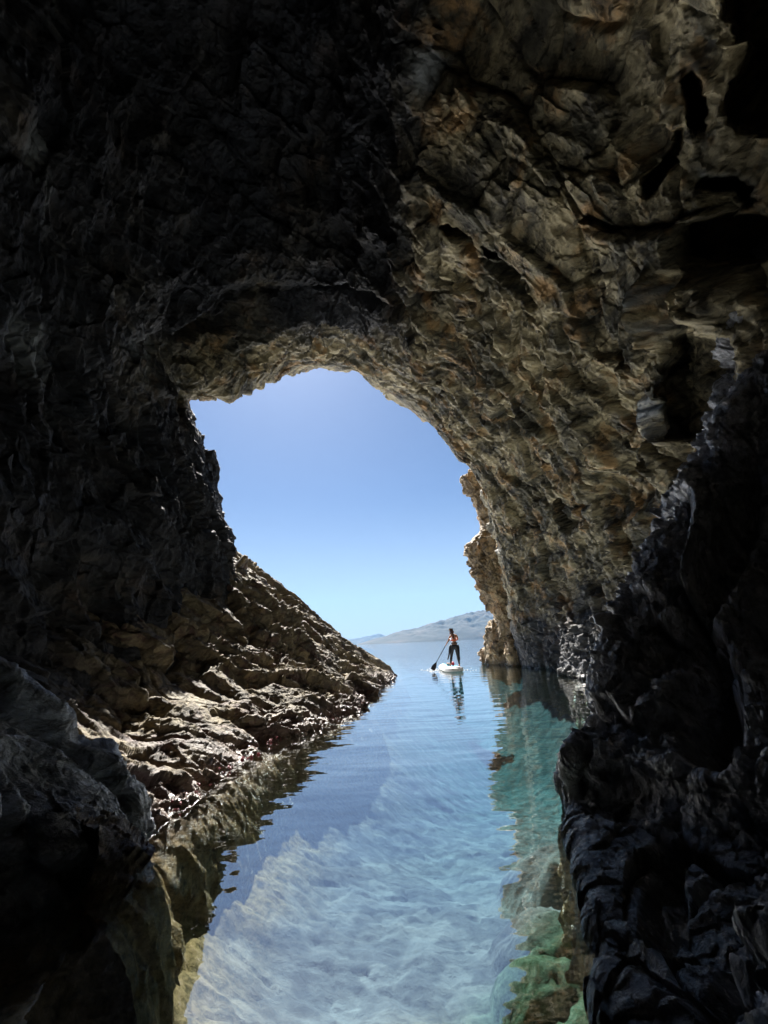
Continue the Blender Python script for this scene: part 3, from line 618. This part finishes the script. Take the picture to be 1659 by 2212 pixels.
foot = zpt(672, 1008); DZ = foot.z
person = empty('person', foot); tag(person, 'woman seen from behind with long brown hair, orange top and black wetsuit rolled down, paddling', 'person')
V, E_ = [], []
def v(p, rx, ry=None, to=None):
    V.append((p, rx, ry or rx)); i = len(V)-1
    if to is not None: E_.append((to, i))
    return i
pel = v(zpt(664, 645), .135, .10)
wai = v(zpt(661, 590), .105, .082, pel); rib = v(zpt(656, 545), .115, .088, wai); che = v(zpt(652, 505), .135, .09, rib); up = v(zpt(647, 475), .10, .07, che)
nek = v(zpt(630, 448), .045, .045, up); hb = v(zpt(613, 428, .02), .055, .06, nek); hd = v(zpt(604, 405, .03), .078, .092, hb); ht = v(zpt(601, 382, .03), .05, .06, hd)
v(zpt(592, 412, .12), .014, .014, hd)           # nose
for s in (-1, 1):                               # ears
    v(zpt(604+s*32, 410, .03), .012, .018, hd)
def hand(pl, wrist, dirv, side, idx):
    """palm and five curled fingers; side = towards the thumb"""
    pm = v(pl, .036, .016, idx); nrm = dirv.cross(side).normalized()
    for k, (o_, l_) in enumerate([(.027, .032), (.009, .037), (-.009, .034), (-.026, .027)]):
        b0 = pl+dirv*.028+side*o_; a = v(b0, .0095, .0095, pm); b_ = v(b0+dirv*l_*.7+nrm*l_*.45, .009, .009, a); v(b0+dirv*l_*.75+nrm*l_*1.3, .008, .008, b_)
    a = v(pl-dirv*.015+side*.034+nrm*.012, .012, .012, pm); v(pl+dirv*.005+side*.045+nrm*.035, .0095, .0095, a)
# left arm reaching down to the shaft
shL = v(zpt(596, 482), .052, .05, up); elL = v(zpt(567, 545, .03), .037, .037, shL); wrL = v(zpt(535, 606, .06), .026, .024, elL)
grip = zpt(520, 632, .07); dirL = (grip-V[wrL][0]).normalized()
hand(grip, V[wrL][0], dirL, Vector((1, 0, .4)).normalized(), wrL)
# right arm: elbow out, forearm forward to the top grip
shR = v(zpt(702, 478), .052, .05, up); elR = v(zpt(722, 548, .10), .037, .037, shR); wrR = v(zpt(668, 500, .32), .026, .024, elR)
topg = zpt(640, 478, .36); hand(topg, V[wrR][0], (topg-V[wrR][0]).normalized(), Vector((0, .2, 1)).normalized(), wrR)
legs = []
for (hx, hy, kx, ky, ax_, ay) in [(626, 680, 612, 830, 598, 970), (702, 680, 722, 830, 750, 975)]:
    hp = v(zpt(hx, hy), .088, .088, pel); md_ = v(zpt((hx+kx)/2, (hy+ky)/2), .075, .075, hp); kn = v(zpt(kx, ky, .03), .052, .055, md_)
    cf = v(zpt(kx*.6+ax_*.4, ky*.6+ay*.4, -.02), .052, .055, kn); an = v(zpt(ax_, ay), .032, .036, cf); he = v(zpt(ax_, 1000, -.02), .03, .03, an); bl_ = v(zpt(ax_-2, 1002, .11), .034, .02, he); v(zpt(ax_-4, 1004, .19), .026, .014, bl_)
    legs.append((hp, md_, kn, cf, an))
for i, (p, a, b_) in enumerate(V):
    if p.z < DZ+.02: V[i] = (Vector((p.x, p.y, DZ+.022)), a, b_)
skin_mesh('body', V, E_, m_skin, person)
# wetsuit legs
S_, SE = [], []
def sv(p, r, to=None, ry=None):
    S_.append((p, r, ry or r)); i = len(S_)-1
    if to is not None: SE.append((to, i))
    return i
sp = sv(zpt(664, 645), .158, None, .125); sw = sv(zpt(661, 604), .122, sp, .10)
for L_ in legs:
    prev = sp
    for k, j in enumerate(L_): prev = sv(V[j][0].copy(), V[j][1]+(.022, .016, .013, .011, .010)[k], prev)
skin_mesh('wetsuit', S_, SE, m_suit, person)
def ringpath(c, rx, ry, n=20, tilt=0): return [c+Vector((math.cos(t)*rx, math.sin(t)*ry, math.sin(t)*tilt)) for t in np.linspace(0, 2*math.pi, n+1)]
tube('rolled_waist', ringpath(zpt(661, 606), .115, .09), .03, m_suit, person)
tube('sleeve', [zpt(600, 640), zpt(585, 685, -.02), zpt(578, 740, -.04), zpt(572, 800, -.04), zpt(560, 850, -.03), zpt(549, 893, -.02)], [.05, .055, .048, .042, .036, .03], m_suit, person, flat=.55)
tube('sleeve', [zpt(725, 640), zpt(738, 690, -.03), zpt(742, 750, -.05), zpt(746, 810, -.05), zpt(752, 860, -.04), zpt(760, 900, -.03)], [.05, .055, .048, .042, .038, .034], m_suit, person, flat=.55)
bt = tube('bikini_top', ringpath(zpt(655, 556), .128, .098), .024, m_orange, person)
for (a, b_) in [((632, 548), (616, 468)), ((680, 550), (690, 476))]:
    tube('strap', [zpt(*a, -.10), zpt((a[0]+b_[0])/2, (a[1]+b_[1])/2, -.105), zpt(*b_, -.06)], .013, m_orange, bt)
skin_mesh('hair', [(zpt(605, 402, -.02), .088, .10), (zpt(601, 380, .0), .075, .085), (zpt(620, 432, -.06), .052, .05), (zpt(638, 465, -.085), .044, .035), (zpt(650, 505, -.105), .04, .028), (zpt(660, 540, -.115), .025, .015), (zpt(599, 368, .01), .045, .05), (zpt(598, 359, .01), .014, .015)], [(0, 1), (1, 6), (6, 7), (0, 2), (2, 3), (3, 4), (4, 5)], m_hair, person)

# paddle
paddle = empty('paddle', zpt(320, 1000)); tag(paddle, 'long black paddle held by the woman, its blade dipping into the water', 'paddle')
sh0 = zpt(640, 478, .36); sh1 = zpt(352, 938, .12)
g_ = zpt(520, 632, .105)
tube('shaft', [sh0, (sh0+g_)/2, g_, (g_+sh1)/2, sh1], .0155, m_carbon, paddle)
tube('handle', [sh0+Vector((-.05, 0, .015)), sh0+Vector((.05, 0, -.0))], .017, m_carbon, paddle)
bl0, bl1 = zpt(352, 938, .12), zpt(285, 1072, .05); dv_ = (bl1-bl0); sd_ = dv_.cross(Vector((0, 1, 0))).normalized()
bm = bmesh.new(); prof = [(0, .018), (.12, .035), (.35, .075), (.6, .098), (.85, .098), (.96, .08), (1, .04)]; rr2 = []
for (s, w) in prof:
    c = bl0+dv_*s; th_ = .012*(1-s*.6); rr2.append([bm.verts.new(c+sd_*w*a+Vector((0, b_*th_, 0))) for a, b_ in ((-1, 0), (-.5, 1), (0, 1.3), (.5, 1), (1, 0), (.5, -1), (0, -1.3), (-.5, -1))])
for A_, B_ in zip(rr2, rr2[1:]):
    for k in range(8): bm.faces.new((A_[k], A_[(k+1) % 8], B_[(k+1) % 8], B_[k]))
bm.faces.new(rr2[0]); bm.faces.new(rr2[-1][::-1]); bmesh.ops.recalc_face_normals(bm, faces=bm.faces)
me = bpy.data.meshes.new('blade'); bm.to_mesh(me); bm.free(); me.materials.append(m_carbon); ob = bpy.data.objects.new('blade', me); C.objects.link(ob); ob.parent = paddle; ob.matrix_parent_inverse = paddle.matrix_world.inverted()

# board, stern towards the camera
yaw = math.radians(3.5); stern = zpt(700, 1075, -1.0); stern.z = 0
board = empty('paddleboard', stern); board.rotation_euler.z = yaw; bpy.context.view_layer.update()
tag(board, 'inflatable white stand-up paddleboard with pale blue deck floating outside the cave mouth', 'paddleboard')
LEN = 3.2
def halfw(s): return .40*min(1, (max(s, 0)/.16)**.38*.72+.28 if s < .16 else 1)*(1-max(0, (s-.5)/.5)**2.6*.93)
def board_part(name, s0, s1, zb, zt, inset, rnd, mat):
    bm = bmesh.new(); R_ = []
    for s in np.concatenate([s0+(s1-s0)*np.linspace(0, 1, 46)**1.6]):
        w = max(halfw(s)-inset, .01); rk = .05*max(0, (s-.6)/.4)**2; zm = (zb+zt)/2+rk; hz = (zt-zb)/2*(min(1, .55+s/.02*.45) if s0 == 0 else 1); yy = s*LEN; row = []
        for k in range(20):
            a = 2*math.pi*k/20; cx = math.copysign(abs(math.cos(a))**rnd, math.cos(a)); cz_ = math.copysign(abs(math.sin(a))**rnd, math.sin(a))
            e = hz if inset == 0 else .004
            row.append(bm.verts.new((cx*hz*.9+math.copysign(w-hz*.9, cx) if w > hz and abs(cx) > 1e-6 else cx*w, yy, zm+cz_*hz)))
        R_.append(row)
    for A_, B_ in zip(R_, R_[1:]):
        for k in range(20): bm.faces.new((A_[k], A_[(k+1) % 20], B_[(k+1) % 20], B_[k]))
    bm.faces.new(R_[0]); bm.faces.new(R_[-1][::-1]); bmesh.ops.recalc_face_normals(bm, faces=bm.faces)
    me = bpy.data.meshes.new(name); bm.to_mesh(me); bm.free(); me.materials.append(mat)
    for p in me.polygons: p.use_smooth = True
    ob = bpy.data.objects.new(name, me); C.objects.link(ob); ob.parent = board; return ob
DK = DZ-.006
board_part('hull', 0, 1, DK-.175, DK-.004, 0, .75, m_white)
board_part('deck_pad', .32, .955, DK-.012, DK+.002, .075, .9, m_blue)
board_part('tail_pad', .03, .30, DK-.012, DK+.002, .10, .9, m_white)
bm = bmesh.new(); pr = [(.30, 0), (.52, 0), (.40, -.2), (.34, -.22)]
a = [bm.verts.new((-.008, y, DK-.17+z)) for y, z in pr]; b_ = [bm.verts.new((.008, y, DK-.17+z)) for y, z in pr]
bm.faces.new(a); bm.faces.new(b_[::-1])
for k in range(4): bm.faces.new((a[k], a[(k+1) % 4], b_[(k+1) % 4], b_[k]))
bmesh.ops.recalc_face_normals(bm, faces=bm.faces); me = bpy.data.meshes.new('fin'); bm.to_mesh(me); bm.free(); me.materials.append(m_grey); ob = bpy.data.objects.new('fin', me); C.objects.link(ob); ob.parent = board
def blob_obj(name, c, r, seed, mat, amp=.25):
    o = lumpy(name, c, r, seed, mat, amp, (24, 36), .9); return o
c = zpt(640, 975, .62); c.z = DZ+.075
bg_ = blob_obj('dry_bag', tuple(c), (.065, .065, .09), 71, m_red, .12); tag(bg_, 'small red bag standing on the deck between the paddler\'s feet', 'bag')
c = zpt(570, 980, .75); c.z = DZ+.06
bg_ = blob_obj('towel_bundle', tuple(c), (.12, .09, .065), 73, m_tan, .4); tag(bg_, 'pale crumpled bundle lying on the deck in front of her left foot', 'bundle')
# spray where the blade enters, and a few drops of foam
rng = random.Random(4); bm = bmesh.new()
for k in range(170):
    zx = rng.gauss(300, 90) if k < 120 else rng.uniform(60, 1050); zy = 1075+rng.gauss(0, 14)
    p = Vector(wp((1040+zx/6.9125)*.86406, (1520+zy/6.9125)*.86406)); p.z = abs(rng.gauss(0, .05)) if k < 60 else .004
    r = rng.uniform(.006, .017); mt = Matrix.Translation(p)@Matrix.Diagonal((r*(2.2 if p.z < .01 else 1), r, r*.7, 1)); bmesh.ops.create_icosphere(bm, subdivisions=1, radius=1, matrix=mt)
me = bpy.data.meshes.new('spray'); bm.to_mesh(me); bm.free(); me.materials.append(simple('foam', (.85, .88, .9), .3, .5)); ob = bpy.data.objects.new('spray', me); C.objects.link(ob)
tag(ob, 'white splashes of spray around the paddle blade on the water', 'spray', kind='stuff')
# red seaweed tufts along the left waterline
rng = random.Random(9); bm = bmesh.new()
for (cx, cy_, n_) in [(432, 1668, 26), (590, 1585, 26), (412, 1693, 14), (355, 1738, 16), (640, 1560, 20), (720, 1535, 20), (520, 1628, 14), (465, 1662, 10), (770, 1512, 10)]:
    c0 = wp(cx+10, cy_+12)
    for k in range(n_):
        s = rng.uniform(-.35, .35); p = Vector((c0[0]+s*.25+rng.gauss(0, .05)+.0, c0[1]+s, rng.uniform(-.03, .05))); r = rng.uniform(.006, .02)
        bmesh.ops.create_icosphere(bm, subdivisions=1, radius=1, matrix=Matrix.Translation(p)@Matrix.Rotation(rng.uniform(0, 3), 4, 'Z')@Matrix.Diagonal((r*1.6, r*.8, r, 1)))
me = bpy.data.meshes.new('red_seaweed'); bm.to_mesh(me); bm.free(); me.materials.append(simple('red_weed', (.14, .010, .016), .35, .5, .4, 40)); ob = bpy.data.objects.new('red_seaweed', me); C.objects.link(ob)
tag(ob, 'dark red seaweed tufts clinging to the left rocks at the waterline', 'seaweed', kind='stuff')
